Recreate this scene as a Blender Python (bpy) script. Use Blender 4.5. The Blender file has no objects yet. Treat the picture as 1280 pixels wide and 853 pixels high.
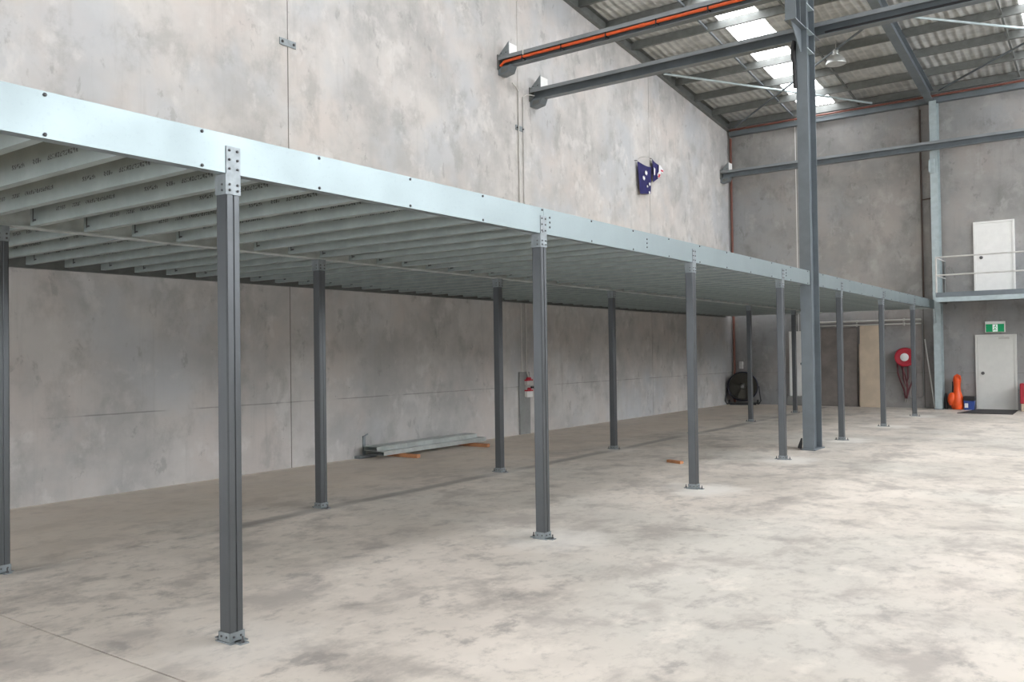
import bpy, math, random
from mathutils import Vector, Matrix
random.seed(7)
scene = bpy.context.scene
COL = scene.collection

# ------------------------------------------------------------------ camera
F_PX, YAW, PITCH, ROLL = 1070.57, 0.62411, 0.01544, -0.01369
cam_d = bpy.data.cameras.new('camera')
cam_d.sensor_fit = 'HORIZONTAL'
cam_d.sensor_width = 36.0
cam_d.lens = F_PX / 1280.0 * 36.0
cam_d.clip_end = 300
cam = bpy.data.objects.new('camera', cam_d)
COL.objects.link(cam)
fw = Vector((-math.sin(YAW) * math.cos(PITCH), math.cos(YAW) * math.cos(PITCH), math.sin(PITCH)))
rt = Vector((math.cos(YAW), math.sin(YAW), 0))
up = rt.cross(fw)
r2 = math.cos(ROLL) * rt + math.sin(ROLL) * up
u2 = -math.sin(ROLL) * rt + math.cos(ROLL) * up
cam.matrix_world = Matrix(((r2.x, u2.x, -fw.x, 10.4705), (r2.y, u2.y, -fw.y, 0.0), (r2.z, u2.z, -fw.z, 1.7), (0, 0, 0, 1)))
scene.camera = cam

# ------------------------------------------------------------------ world and exposure
SKY_STRENGTH = 15.0
SKYLIGHT_STRENGTH = 10.5
world = bpy.data.worlds.new('sky')
scene.world = world
world.use_nodes = True
bg = world.node_tree.nodes['Background']
bg.inputs[0].default_value = (0.95, 0.975, 1.0, 1)
bg.inputs[1].default_value = SKY_STRENGTH
scene.view_settings.view_transform = 'Standard'
scene.view_settings.look = 'None'
scene.view_settings.gamma = 1.0
scene.view_settings.use_curve_mapping = False
scene.view_settings.exposure = -0.45

# ------------------------------------------------------------------ material helpers
class NT:
    def __init__(self, name):
        self.m = bpy.data.materials.new(name)
        self.m.use_nodes = True
        self.t = self.m.node_tree
        self.b = self.t.nodes['Principled BSDF']
        self._c = None
    def n(self, typ, **kw):
        nd = self.t.nodes.new(typ)
        for k, v in kw.items():
            setattr(nd, k, v)
        return nd
    def link(self, a, b):
        self.t.links.new(a, b)
    def co(self):
        if self._c is None:
            self._c = self.n('ShaderNodeTexCoord').outputs['Object']
        return self._c
    def mapped(self, scale=(1, 1, 1), loc=(0, 0, 0), src=None):
        mp = self.n('ShaderNodeMapping')
        mp.inputs['Scale'].default_value = scale
        mp.inputs['Location'].default_value = loc
        self.link(src or self.co(), mp.inputs['Vector'])
        return mp.outputs[0]
    def noise(self, scale, detail=6, rough=0.55, vec=None, dist=0.0):
        nd = self.n('ShaderNodeTexNoise')
        nd.inputs['Scale'].default_value = scale
        nd.inputs['Detail'].default_value = detail
        nd.inputs['Roughness'].default_value = rough
        nd.inputs['Distortion'].default_value = dist
        self.link(vec or self.co(), nd.inputs['Vector'])
        return nd.outputs['Fac']
    def math(self, op, a, b=None, c=None, clamp=False):
        nd = self.n('ShaderNodeMath', operation=op, use_clamp=clamp)
        for i, v in enumerate((a, b, c)):
            if v is None:
                continue
            if isinstance(v, (int, float)):
                nd.inputs[i].default_value = v
            else:
                self.link(v, nd.inputs[i])
        return nd.outputs[0]
    def step(self, v, lo, hi, a=0.0, b=1.0):
        nd = self.n('ShaderNodeMapRange', interpolation_type='SMOOTHSTEP')
        nd.inputs['From Min'].default_value = lo
        nd.inputs['From Max'].default_value = hi
        nd.inputs['To Min'].default_value = a
        nd.inputs['To Max'].default_value = b
        self.link(v, nd.inputs['Value'])
        return nd.outputs[0]
    def mix(self, f, a, b, blend='MIX'):
        nd = self.n('ShaderNodeMix', data_type='RGBA', blend_type=blend)
        for i, v in ((0, f), (6, a), (7, b)):
            if isinstance(v, (int, float)):
                nd.inputs[i].default_value = v
            elif isinstance(v, tuple):
                nd.inputs[i].default_value = (*v, 1) if len(v) == 3 else v
            else:
                self.link(v, nd.inputs[i])
        return nd.outputs[2]
    def xyz(self, src=None):
        nd = self.n('ShaderNodeSeparateXYZ')
        self.link(src or self.co(), nd.inputs[0])
        return nd.outputs
    def bump(self, h, strength=0.2, dist=0.01):
        nd = self.n('ShaderNodeBump')
        nd.inputs['Strength'].default_value = strength
        nd.inputs['Distance'].default_value = dist
        self.link(h, nd.inputs['Height'])
        self.link(nd.outputs[0], self.b.inputs['Normal'])
    def set(self, color=None, rough=None, metal=None):
        for key, v in (('Base Color', color), ('Roughness', rough), ('Metallic', metal)):
            if v is None:
                continue
            if isinstance(v, (int, float)):
                self.b.inputs[key].default_value = v
            elif isinstance(v, tuple):
                self.b.inputs[key].default_value = (*v, 1)
            else:
                self.link(v, self.b.inputs[key])
        return self.m

def concrete_wall(name, axis, tone=1.0):
    """axis: the horizontal axis of the wall face, 'x' or 'y'."""
    k = NT(name)
    def T(r, g_, b_):
        return (r * tone, g_ * tone, b_ * tone)
    base = k.noise(0.7, 6, 0.62)
    c = k.mix(k.step(base, 0.34, 0.66), T(0.355, 0.35, 0.345), T(0.50, 0.482, 0.468))
    # broad warm and cool drifts
    c = k.mix(k.step(k.noise(0.8, 4, 0.6, k.mapped(loc=(3.1, 7.7, 1.9))), 0.46, 0.68, 0, 0.65), c, T(0.495, 0.45, 0.425))
    c = k.mix(k.step(k.noise(0.5, 4, 0.6, k.mapped(loc=(9.1, 2.7, 5.9))), 0.48, 0.68, 0, 0.65), c, T(0.43, 0.45, 0.475))
    # cloudy trowel patches
    p1 = k.noise(1.6, 10, 0.66, k.mapped((1, 1, 0.75), (1.2, 4.4, 0.3)), 0.15)
    c = k.mix(k.step(p1, 0.50, 0.68, 0, 0.5), c, T(0.265, 0.265, 0.255))
    p2 = k.noise(3.4, 10, 0.68, k.mapped((1, 1, 0.6), (5.2, 0.4, 8.3)), 0.25)
    c = k.mix(k.step(p2, 0.59, 0.66, 0, 0.42), c, T(0.225, 0.22, 0.215))
    p3 = k.noise(2.2, 9, 0.64, k.mapped((1, 1, 0.8), (15.2, 3.4, 2.3)), 0.2)
    c = k.mix(k.step(p3, 0.53, 0.68, 0, 0.5), c, T(0.585, 0.57, 0.558))
    # vertical run marks
    st = k.noise(1.0, 7, 0.7, k.mapped((5, 5, 0.35)))
    c = k.mix(k.step(st, 0.52, 0.74, 0, 0.32), c, T(0.29, 0.285, 0.275))
    # a thin broken formwork seam one metre up
    z = k.xyz()[2]
    ln = k.math('ABSOLUTE', k.math('SUBTRACT', z, k.math('ADD', 1.0, k.math('MULTIPLY', k.noise(2.0, 2), 0.02))))
    seam = k.math('MULTIPLY', k.step(ln, 0.004, 0.012, 1, 0), k.step(k.noise(1.1, 4), 0.36, 0.55))
    c = k.mix(k.math('MULTIPLY', seam, 0.55), c, (0.15, 0.145, 0.14))
    # pin holes
    vo = k.n('ShaderNodeTexVoronoi')
    vo.inputs['Scale'].default_value = 3.2
    k.link(k.co(), vo.inputs['Vector'])
    c = k.mix(k.step(vo.outputs['Distance'], 0.018, 0.03, 0.6, 0), c, (0.12, 0.115, 0.11))
    k.bump(k.noise(6, 8, 0.6), 0.12, 0.02)
    return k.set(c, 0.88, 0.0)

def floor_concrete():
    k = NT('floor_concrete')
    X, Y, Z = k.xyz()
    c = k.mix(k.step(k.noise(0.5, 5, 0.6), 0.36, 0.66), (0.56, 0.51, 0.455), (0.70, 0.635, 0.57))
    c = k.mix(k.step(k.noise(0.28, 3, 0.5, k.mapped(loc=(4, 9, 0))), 0.46, 0.66, 0, 0.7), c, (0.54, 0.52, 0.475))
    near = k.step(Y, 2.0, 10.0, 1.0, 0.6)
    a = k.noise(1.5, 9, 0.68, k.mapped((1.0, 0.8, 1), (2.3, 1.1, 0)), 0.2)
    c = k.mix(k.math('MULTIPLY', k.step(a, 0.47, 0.65), 0.85), c, (0.38, 0.345, 0.315))
    a2 = k.noise(3.6, 9, 0.70, k.mapped((1.0, 0.7, 1), (7.3, 5.1, 0)), 0.2)
    c = k.mix(k.math('MULTIPLY', k.step(a2, 0.52, 0.68), k.math('MULTIPLY', near, 0.9)), c, (0.31, 0.285, 0.265))
    a3 = k.noise(2.3, 8, 0.66, k.mapped((1.0, 0.7, 1), (17.3, 8.1, 0)), 0.15)
    c = k.mix(k.step(a3, 0.54, 0.70, 0, 0.6), c, (0.73, 0.67, 0.60))
    a4 = k.noise(8.0, 9, 0.74, k.mapped((1, 0.7, 1)))
    c = k.mix(k.step(a4, 0.50, 0.68, 0, 0.6), c, (0.37, 0.34, 0.31))
    # peach-tinted concrete by the wall, painted lighter to make up for weak light there
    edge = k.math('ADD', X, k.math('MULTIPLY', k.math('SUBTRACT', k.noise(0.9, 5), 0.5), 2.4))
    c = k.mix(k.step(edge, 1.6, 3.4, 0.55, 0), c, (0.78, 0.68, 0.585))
    # dark dirt trail beside the joint under the deck
    wob = k.math('MULTIPLY', k.math('SUBTRACT', k.noise(0.35, 2), 0.5), 0.35)
    d = k.math('ABSOLUTE', k.math('SUBTRACT', k.math('ADD', X, wob), 3.14))
    band = k.math('MULTIPLY', k.step(d, 0.03, 0.17, 1, 0), k.step(k.noise(0.8, 5), 0.3, 0.52))
    c = k.mix(k.math('MULTIPLY', band, 0.7), c, (0.21, 0.195, 0.185))
    # pale drilling dust spread round the post bases of the outer and middle rows
    cell = k.math('DIVIDE', k.math('SUBTRACT', Y, 3.2), 3.3766)
    fy = k.math('MULTIPLY', k.math('SUBTRACT', cell, k.math('ROUND', cell)), 3.3766)
    for rx, amt in ((6.15, 0.75), (3.1, 0.3)):
        dx = k.math('SUBTRACT', X, rx)
        rr = k.math('SQRT', k.math('ADD', k.math('MULTIPLY', dx, dx), k.math('MULTIPLY', fy, fy)))
        rr = k.math('ADD', rr, k.math('MULTIPLY', k.math('SUBTRACT', k.noise(2.6, 6, 0.65), 0.5), 0.9))
        lim = k.math('MULTIPLY', k.step(Y, 4.0, 9.0, 0.35, 1.0), amt)
        c = k.mix(k.math('MULTIPLY', k.step(rr, 0.2, 0.65, 1, 0), lim), c, (0.80, 0.77, 0.725))
    # pale dust swept against the wall
    c = k.mix(k.step(k.math('ADD', X, k.math('MULTIPLY', k.noise(3, 4), 0.25)), 0.10, 0.32, 0.7, 0), c, (0.86, 0.79, 0.70))
    k.bump(k.noise(14, 6, 0.6), 0.06, 0.01)
    return k.set(c, k.step(k.noise(1.7, 5), 0.3, 0.7, 0.5, 0.75), 0.0)

def galv(name, col, rough=0.42, metal=0.85, var=0.14, sc=4.0):
    k = NT(name)
    f = k.noise(sc, 6, 0.6)
    lo = tuple(v * (1 - var) for v in col)
    hi = tuple(min(1, v * (1 + var)) for v in col)
    c = k.mix(k.step(f, 0.3, 0.7), lo, hi)
    sp = k.noise(40, 3, 0.6)
    c = k.mix(k.step(sp, 0.55, 0.7, 0, 0.15), c, tuple(v * 0.7 for v in col))
    return k.set(c, k.step(k.noise(sc * 1.7, 4), 0.3, 0.7, rough - 0.03, rough + 0.04), metal)

def plain(name, col, rough=0.5, metal=0.0, var=0.08, sc=6.0):
    k = NT(name)
    f = k.noise(sc, 5, 0.6)
    c = k.mix(k.step(f, 0.3, 0.7), tuple(v * (1 - var) for v in col), tuple(min(1, v * (1 + var)) for v in col))
    return k.set(c, rough, metal)

def emitter(name, col, strength, var=0.0):
    k = NT(name)
    k.set(tuple(0.5 * v for v in col), 0.6, 0.0)
    f = k.noise(1.4, 3)
    c = k.mix(k.step(f, 0.3, 0.7), tuple(v * (1 - var) for v in col), col)
    k.link(c, k.b.inputs['Emission Color'])
    k.b.inputs['Emission Strength'].default_value = strength
    return k.m

def joist_steel():
    """galvanised joist with two faint inkjet print runs (too worn to read) on the web"""
    k = NT('joist_galvanised_printed')
    X, Y, Z = k.xyz()
    f = k.noise(3.0, 6, 0.6)
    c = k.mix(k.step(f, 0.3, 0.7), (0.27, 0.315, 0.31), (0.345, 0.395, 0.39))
    u = k.math('DIVIDE', X, 0.0075)
    v = k.math('DIVIDE', k.math('SUBTRACT', Z, 0.082), 0.0075)
    fu, fv = k.math('FLOOR', u), k.math('FLOOR', v)
    comb = k.n('ShaderNodeCombineXYZ')
    k.link(fu, comb.inputs[0]); k.link(fv, comb.inputs[1])
    wn = k.n('ShaderNodeTexWhiteNoise', noise_dimensions='2D')
    k.link(comb.outputs[0], wn.inputs['Vector'])
    dot = k.math('GREATER_THAN', wn.outputs['Value'], 0.33)
    gap = k.math('GREATER_THAN', k.math('MODULO', fu, 4.0), 0.5)
    inv = k.math('MULTIPLY', k.math('GREATER_THAN', v, 0.0), k.math('LESS_THAN', v, 4.0))
    runs = None
    for a, b in ((0.42, 0.58), (0.68, 0.80), (0.88, 1.30), (1.68, 1.85), (1.95, 2.06), (2.14, 2.50)):
        r = k.math('MULTIPLY', k.math('GREATER_THAN', X, a), k.math('LESS_THAN', X, b))
        runs = r if runs is None else k.math('ADD', runs, r)
    front = k.math('LESS_THAN', Y, 0.001)
    ink = k.math('MULTIPLY', k.math('MULTIPLY', dot, gap), k.math('MULTIPLY', k.math('MULTIPLY', inv, runs), front))
    c = k.mix(k.math('MULTIPLY', ink, 0.8), c, (0.035, 0.038, 0.04))
    return k.set(c, 0.42, 0.35)

def foil():
    k = NT('foil_insulation')
    X, Y, Z = k.xyz()
    f = k.noise(2.2, 6, 0.6, k.mapped((1, 2, 1)))
    c = k.mix(k.step(f, 0.3, 0.7), (0.46, 0.475, 0.47), (0.70, 0.71, 0.70))
    w = k.n('ShaderNodeTexWave', wave_type='BANDS', bands_direction='X')
    w.inputs['Scale'].default_value = 1.6
    w.inputs['Distortion'].default_value = 1.5
    w.inputs['Detail'].default_value = 2
    k.link(k.co(), w.inputs['Vector'])
    c = k.mix(k.step(w.outputs['Fac'], 0.75, 0.95, 0, 0.4), c, (0.8, 0.8, 0.78))
    k.bump(w.outputs['Fac'], 0.6, 0.05)
    return k.set(c, 0.42, 0.35)

M = dict(
    wall_l=concrete_wall('precast_concrete', 'y', 1.15),
    wall_b=concrete_wall('precast_concrete_grey', 'x', 0.68),
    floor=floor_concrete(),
    joint=plain('dark_joint', (0.17, 0.155, 0.14), 0.9),
    sealant=plain('pale_joint_sealant', (0.45, 0.41, 0.36), 0.8),
    fascia=galv('galvanised_fascia', (0.30, 0.355, 0.37), 0.46, 0.8, 0.03, 1.2),
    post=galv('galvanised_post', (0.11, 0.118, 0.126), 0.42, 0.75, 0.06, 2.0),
    bracket=galv('galvanised_bracket', (0.27, 0.30, 0.315), 0.5, 0.7, 0.14, 12.0),
    bolt=plain('dark_bolt', (0.10, 0.10, 0.105), 0.5, 0.6),
    joist=joist_steel(),
    deck_beam=galv('galvanised_beam', (0.50, 0.54, 0.53), 0.45, 0.5),
    board=plain('particle_board', (0.42, 0.34, 0.22), 0.8, 0, 0.15, 20),
    steel=plain('grey_painted_steel', (0.16, 0.185, 0.205), 0.42, 0.25, 0.10, 2.5),
    steel_cap=plain('grey_painted_cap', (0.24, 0.26, 0.275), 0.45, 0.2, 0.08, 2.5),
    steel_dk=plain('dark_purlin_steel', (0.17, 0.18, 0.175), 0.5, 0.3, 0.12),
    steel_lt=plain('pale_blue_grey_steel', (0.40, 0.47, 0.49), 0.45, 0.2, 0.08),
    roof=plain('roof_sheet', (0.35, 0.36, 0.36), 0.6, 0.2),
    foil=foil(),
    skylight=emitter('translucent_skylight', (0.98, 0.99, 1.0), SKYLIGHT_STRENGTH),
    orange=plain('orange_conduit', (0.72, 0.11, 0.025), 0.45),
    redpipe=plain('red_brown_pipe', (0.17, 0.06, 0.042), 0.45),
    brownpipe=plain('brown_pipe', (0.085, 0.06, 0.05), 0.5),
    conduit=plain('pale_grey_conduit', (0.52, 0.51, 0.49), 0.5),
    white=plain('white_paint', (0.80, 0.80, 0.78), 0.45, 0, 0.03),
    door=plain('off_white_door', (0.66, 0.66, 0.63), 0.5, 0, 0.03),
    black=plain('black_rubber', (0.02, 0.02, 0.022), 0.6),
    black_metal=plain('black_metal', (0.035, 0.035, 0.04), 0.4, 0.4),
    red=plain('hose_reel_red', (0.42, 0.012, 0.03), 0.4),
    darkred=plain('hose_dark_red', (0.12, 0.022, 0.03), 0.5),
    orange_pl=plain('bright_orange_plastic', (0.85, 0.10, 0.015), 0.4),
    blue=plain('blue_plastic', (0.02, 0.06, 0.28), 0.4),
    navy=plain('navy_cloth', (0.013, 0.011, 0.10), 0.75, 0, 0.15),
    flagwhite=plain('white_cloth', (0.78, 0.78, 0.80), 0.8, 0, 0.03),
    flagred=plain('red_cloth', (0.62, 0.05, 0.09), 0.8),
    ply=plain('pale_plywood', (0.56, 0.46, 0.35), 0.7, 0, 0.08, 3.0),
    browns=plain('grey_brown_sheet', (0.20, 0.175, 0.16), 0.7, 0, 0.22, 2.0),
    timber=plain('orange_timber', (0.45, 0.20, 0.09), 0.7, 0, 0.2),
    green=emitter('exit_green', (0.0, 0.33, 0.12), 0.5),
    exitwhite=emitter('exit_white', (0.85, 0.95, 0.9), 0.7),
    alu=plain('lamp_aluminium', (0.62, 0.64, 0.63), 0.35, 0.6),
    steelbox=plain('grey_trunking', (0.27, 0.275, 0.27), 0.55, 0.2),
    grille=plain('fan_grille', (0.085, 0.08, 0.065), 0.5, 0.4),
    fanblue=plain('fan_housing', (0.012, 0.012, 0.03), 0.45, 0.2),
)

# ------------------------------------------------------------------ mesh helpers
def wloc(o):
    v = Vector((0, 0, 0))
    while o is not None:
        v += o.location
        o = o.parent
    return v

class MB:
    def __init__(self):
        self.v, self.f = [], []
    def add(self, vs, fs):
        b = len(self.v)
        self.v += [tuple(x) for x in vs]
        self.f += [tuple(i + b for i in q) for q in fs]
        return self
    def box(self, x0, x1, y0, y1, z0, z1):
        vs = [(x0, y0, z0), (x1, y0, z0), (x1, y1, z0), (x0, y1, z0), (x0, y0, z1), (x1, y0, z1), (x1, y1, z1), (x0, y1, z1)]
        return self.add(vs, [(0, 3, 2, 1), (4, 5, 6, 7), (0, 1, 5, 4), (1, 2, 6, 5), (2, 3, 7, 6), (3, 0, 4, 7)])
    def cbox(self, x0, x1, y0, y1, z0, z1, c=0.01):
        """box with chamfered vertical and horizontal edges"""
        xs, ys, zs = (x0, x1), (y0, y1), (z0, z1)
        idx, vs = {}, []
        for i in (0, 1):
            for j in (0, 1):
                for k in (0, 1):
                    sx, sy, sz = (1, -1)[i], (1, -1)[j], (1, -1)[k]
                    for ax in range(3):
                        q = [xs[i] + sx * c, ys[j] + sy * c, zs[k] + sz * c]
                        q[ax] = (xs[i], ys[j], zs[k])[ax]
                        idx[i, j, k, ax] = len(vs)
                        vs.append(q)
        fs = []
        for ax in range(3):
            o = [a for a in range(3) if a != ax]
            for s in (0, 1):
                quad = []
                for a, b in ((0, 0), (1, 0), (1, 1), (0, 1)):
                    key = [0, 0, 0]; key[ax] = s; key[o[0]] = a; key[o[1]] = b
                    quad.append(idx[(*key, ax)])
                flip = (s == 0) ^ (ax == 1)
                fs.append(tuple(reversed(quad)) if flip else tuple(quad))
        for ax in range(3):   # edges running along ax
            o = [a for a in range(3) if a != ax]
            for a in (0, 1):
                for b in (0, 1):
                    k0 = [0, 0, 0]; k1 = [0, 0, 0]
                    k0[ax], k1[ax] = 0, 1
                    k0[o[0]] = k1[o[0]] = a; k0[o[1]] = k1[o[1]] = b
                    fs.append((idx[(*k0, o[0])], idx[(*k1, o[0])], idx[(*k1, o[1])], idx[(*k0, o[1])]))
        for i in (0, 1):
            for j in (0, 1):
                for k in (0, 1):
                    fs.append((idx[i, j, k, 0], idx[i, j, k, 1], idx[i, j, k, 2]))
        return self.add(vs, fs)
    def prism(self, poly, axis, a0, a1, off=(0, 0)):
        """extrude a 2D polygon along axis: x -> (y,z), y -> (x,z), z -> (x,y); a0/a1 may be functions of (p,q)"""
        n = len(poly)
        def pt(p, q, a):
            p += off[0]; q += off[1]
            if callable(a):
                a = a(p, q)
            return (a, p, q) if axis == 'x' else (p, a, q) if axis == 'y' else (p, q, a)
        vs = [pt(p, q, a0) for p, q in poly] + [pt(p, q, a1) for p, q in poly]
        fs = [(i, (i + 1) % n, n + (i + 1) % n, n + i) for i in range(n)]
        fs += [tuple(reversed(range(n))), tuple(range(n, 2 * n))]
        return self.add(vs, fs)
    def tube(self, pts, r, n=8, closed=False, caps=True):
        pts = [Vector(q) for q in pts]
        rings = []
        N = len(pts)
        ref = None
        for i, q in enumerate(pts):
            a = pts[(i - 1) % N] if (closed or i > 0) else q
            b = pts[(i + 1) % N] if (closed or i < N - 1) else q
            t = (b - a).normalized()
            if ref is None:
                ref = Vector((0, 0, 1)) if abs(t.z) < 0.9 else Vector((1, 0, 0))
            s = t.cross(ref).normalized()
            w = s.cross(t).normalized()
            ref = w
            rr = r[i] if isinstance(r, (list, tuple)) else r
            rings.append([q + rr * (math.cos(2 * math.pi * k / n) * s + math.sin(2 * math.pi * k / n) * w) for k in range(n)])
        vs = [v for ring in rings for v in ring]
        fs = []
        for i in range(N if closed else N - 1):
            j = (i + 1) % N
            for k in range(n):
                fs.append((i * n + k, i * n + (k + 1) % n, j * n + (k + 1) % n, j * n + k))
        if caps and not closed:
            fs += [tuple(range(n)), tuple(reversed(range((N - 1) * n, N * n)))]
        return self.add(vs, fs)
    def lathe(self, prof, c, axis='z', n=20):
        """prof: list of (radius, height along axis)"""
        vs, fs = [], []
        for r, h in prof:
            for k in range(n):
                a = 2 * math.pi * k / n
                p, q = r * math.cos(a), r * math.sin(a)
                d = (p, q, h) if axis == 'z' else (p, h, q) if axis == 'y' else (h, p, q)
                vs.append((c[0] + d[0], c[1] + d[1], c[2] + d[2]))
        for i in range(len(prof) - 1):
            for k in range(n):
                fs.append((i * n + k, i * n + (k + 1) % n, (i + 1) * n + (k + 1) % n, (i + 1) * n + k))
        fs += [tuple(range(n)), tuple(range((len(prof) - 1) * n, len(prof) * n))]
        return self.add(vs, fs)
    def obox(self, a, b, w, h):
        """oriented bar from a to b with width w and height h"""
        a, b = Vector(a), Vector(b)
        t = (b - a).normalized()
        ref = Vector((0, 0, 1)) if abs(t.z) < 0.95 else Vector((0, 1, 0))
        s = t.cross(ref).normalized() * (w / 2)
        u = s.cross(t).normalized() * (h / 2)
        vs = [a - s - u, a + s - u, a + s + u, a - s + u, b - s - u, b + s - u, b + s + u, b - s + u]
        return self.add(vs, [(0, 3, 2, 1), (4, 5, 6, 7), (0, 1, 5, 4), (1, 2, 6, 5), (2, 3, 7, 6), (3, 0, 4, 7)])
    def mesh(self, name, off=(0, 0, 0), smooth=None):
        me = bpy.data.meshes.new(name)
        o = Vector(off)
        me.from_pydata([tuple(Vector(q) - o) for q in self.v], [], self.f)
        import bmesh
        bm = bmesh.new()
        bm.from_mesh(me)
        bmesh.ops.recalc_face_normals(bm, faces=bm.faces)
        bm.to_mesh(me)
        bm.free()
        if smooth:
            me.polygons.foreach_set('use_smooth', [True] * len(me.polygons))
            me.set_sharp_from_angle(angle=math.radians(smooth))
        me.update()
        return me
    def build(self, name, mat, parent=None, org=None, smooth=None, **tags):
        """vertices are in world coordinates; org moves the object's origin"""
        base = wloc(parent) if parent is not None else Vector((0, 0, 0))
        o_w = Vector(org) if org is not None else base
        me = self.mesh(name, o_w, smooth)
        me.materials.append(M[mat] if isinstance(mat, str) else mat)
        ob = bpy.data.objects.new(name, me)
        COL.objects.link(ob)
        ob.parent = parent
        ob.location = o_w - base
        return tag(ob, **tags)

def tag(o, label=None, cat=None, group=None, kind=None):
    if label: o['label'] = label
    if cat: o['category'] = cat
    if group: o['group'] = group
    if kind: o['kind'] = kind
    return o

def empty(name, loc=(0, 0, 0), parent=None, **tags):
    o = bpy.data.objects.new(name, None)
    COL.objects.link(o)
    o.empty_display_size = 0.2
    o.location = loc
    o.parent = parent
    return tag(o, **tags)

def inst(src, parent, wpos):
    """copy of a single part sharing its mesh, origin placed at a world position"""
    o = src.copy()
    COL.objects.link(o)
    o.parent = parent
    o.location = Vector(wpos) - wloc(parent)
    return o

def copy_tree(src, parent, wpos=None):
    o = src.copy()
    COL.objects.link(o)
    o.parent = parent
    if wpos is not None:
        o.location = Vector(wpos) - (wloc(parent) if parent else Vector((0, 0, 0)))
    for ch in list(src.children):
        copy_tree(ch, o)
    return o

def c_profile(w, h, t, lip, sgn=1):
    """C section outline in (p,q): web at p=0, flanges towards +p, height h from q=0"""
    pts = [(0, 0), (w, 0), (w, lip), (w - t, lip), (w - t, t), (t, t), (t, h - t), (w - t, h - t), (w - t, h - lip), (w, h - lip), (w, h), (0, h)]
    return [(sgn * p, q) for p, q in pts]

def i_profile(w, h, tf, tw):
    a, b = w / 2, tw / 2
    return [(-a, 0), (a, 0), (a, tf), (b, tf), (b, h - tf), (a, h - tf), (a, h), (-a, h), (-a, h - tf), (-b, h - tf), (-b, tf), (-a, tf)]

# ------------------------------------------------------------------ dimensions
D = 26.786                     # inner face of the back wall
XR, YF = 20.0, -6.0            # right wall, front wall
RS = 0.105                     # roof fall towards the back wall
def P(y):                      # underside of the purlins
    return 8.95 + RS * (26.78 - y)
DECK_Y0, DECK_Y1 = -0.42, 26.15
DY = 3.3766

# ------------------------------------------------------------------ floor
fl = MB().box(-0.3, XR + 0.3, YF - 0.3, D + 0.3, -0.30, -0.012).build('floor', 'joint', kind='structure', label='pale worn concrete warehouse floor', cat='floor')
xs = [0.0, 3.16, 14.9, XR]
ys = [YF, 2.66, 14.95, D]
g = 0.004
for i in range(len(xs) - 1):
    for j in range(len(ys) - 1):
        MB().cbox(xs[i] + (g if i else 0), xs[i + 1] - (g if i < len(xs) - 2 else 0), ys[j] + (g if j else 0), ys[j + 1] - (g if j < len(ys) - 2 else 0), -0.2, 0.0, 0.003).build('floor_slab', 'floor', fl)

# ------------------------------------------------------------------ walls of precast panels
wl = MB().prism([(YF - 0.3, -0.3), (D + 0.3, -0.3), (D + 0.3, P(D) + 0.3), (YF - 0.3, P(YF) + 0.3)], 'x', -0.30, -0.03).build('wall_left', 'joint', kind='structure', label='tall left wall of raw precast concrete panels', cat='wall')
jy = [YF, 2.537, 8.705, 14.87, 21.04, D]
for i in range(5):
    a = jy[i] + (0.009 if i else 0)
    b = jy[i + 1] - (0.009 if i < 4 else 0)
    MB().prism([(a, -0.2), (b, -0.2), (b, P(b) + 0.27), (a, P(a) + 0.27)], 'x', -0.15, 0.0).build('panel', 'wall_l', wl)
for i in (1, 2, 3, 4):
    MB().box(-0.03, -0.008, jy[i] - 0.0088, jy[i] + 0.0088, 0, P(jy[i])).build('joint_sealant', 'joint' if i < 3 else 'sealant', wl)

wb = MB().box(-0.3, XR + 0.3, D + 0.03, D + 0.30, -0.3, P(D) + 0.25).build('wall_back', 'joint', kind='structure', label='grey precast concrete back wall with doors', cat='wall')
jx = [0.0, 2.16, 5.71, 11.9, XR]
for i in range(4):
    MB().box(jx[i] + (0.011 if i else 0), jx[i + 1] - (0.011 if i < 3 else 0), D, D + 0.15, -0.2, P(D) + 0.22).build('panel', 'wall_b', wb)
MB().box(2.149, 2.171, D + 0.004, D + 0.03, 0, P(D)).build('joint_sealant', 'white', wb)

wr = MB()
WIN = ((4.6, 14.2), (15.0, 24.6))      # long high window bays, sill 5 m, head 9.1 m
SILL, HEAD = 5.0, 8.9
wr.box(XR, XR + 0.2, YF - 0.3, D + 0.3, -0.2, SILL)
wr.prism([(YF - 0.3, HEAD), (D + 0.3, HEAD), (D + 0.3, P(D + 0.3) + 0.27), (YF - 0.3, P(YF - 0.3) + 0.27)], 'x', XR, XR + 0.2)
cur = YF - 0.3
for o0, o1 in WIN + ((D + 0.3, None),):
    wr.box(XR, XR + 0.2, cur, o0, SILL, HEAD)
    cur = o1
wr.build('wall_right', 'wall_b', kind='structure', label='concrete right wall with a long band of high window bays', cat='wall')
wf = MB()
wf.box(-0.3, 0.5, YF - 0.3, YF, -0.2, 3.2).box(8.0, XR + 0.3, YF - 0.3, YF, -0.2, 3.2).box(-0.3, XR + 0.3, YF - 0.3, YF, 3.2, P(YF) + 0.27)
wf.build('wall_front', 'wall_b', kind='structure', label='concrete front wall with an open roller door behind the viewer', cat='wall')

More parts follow.
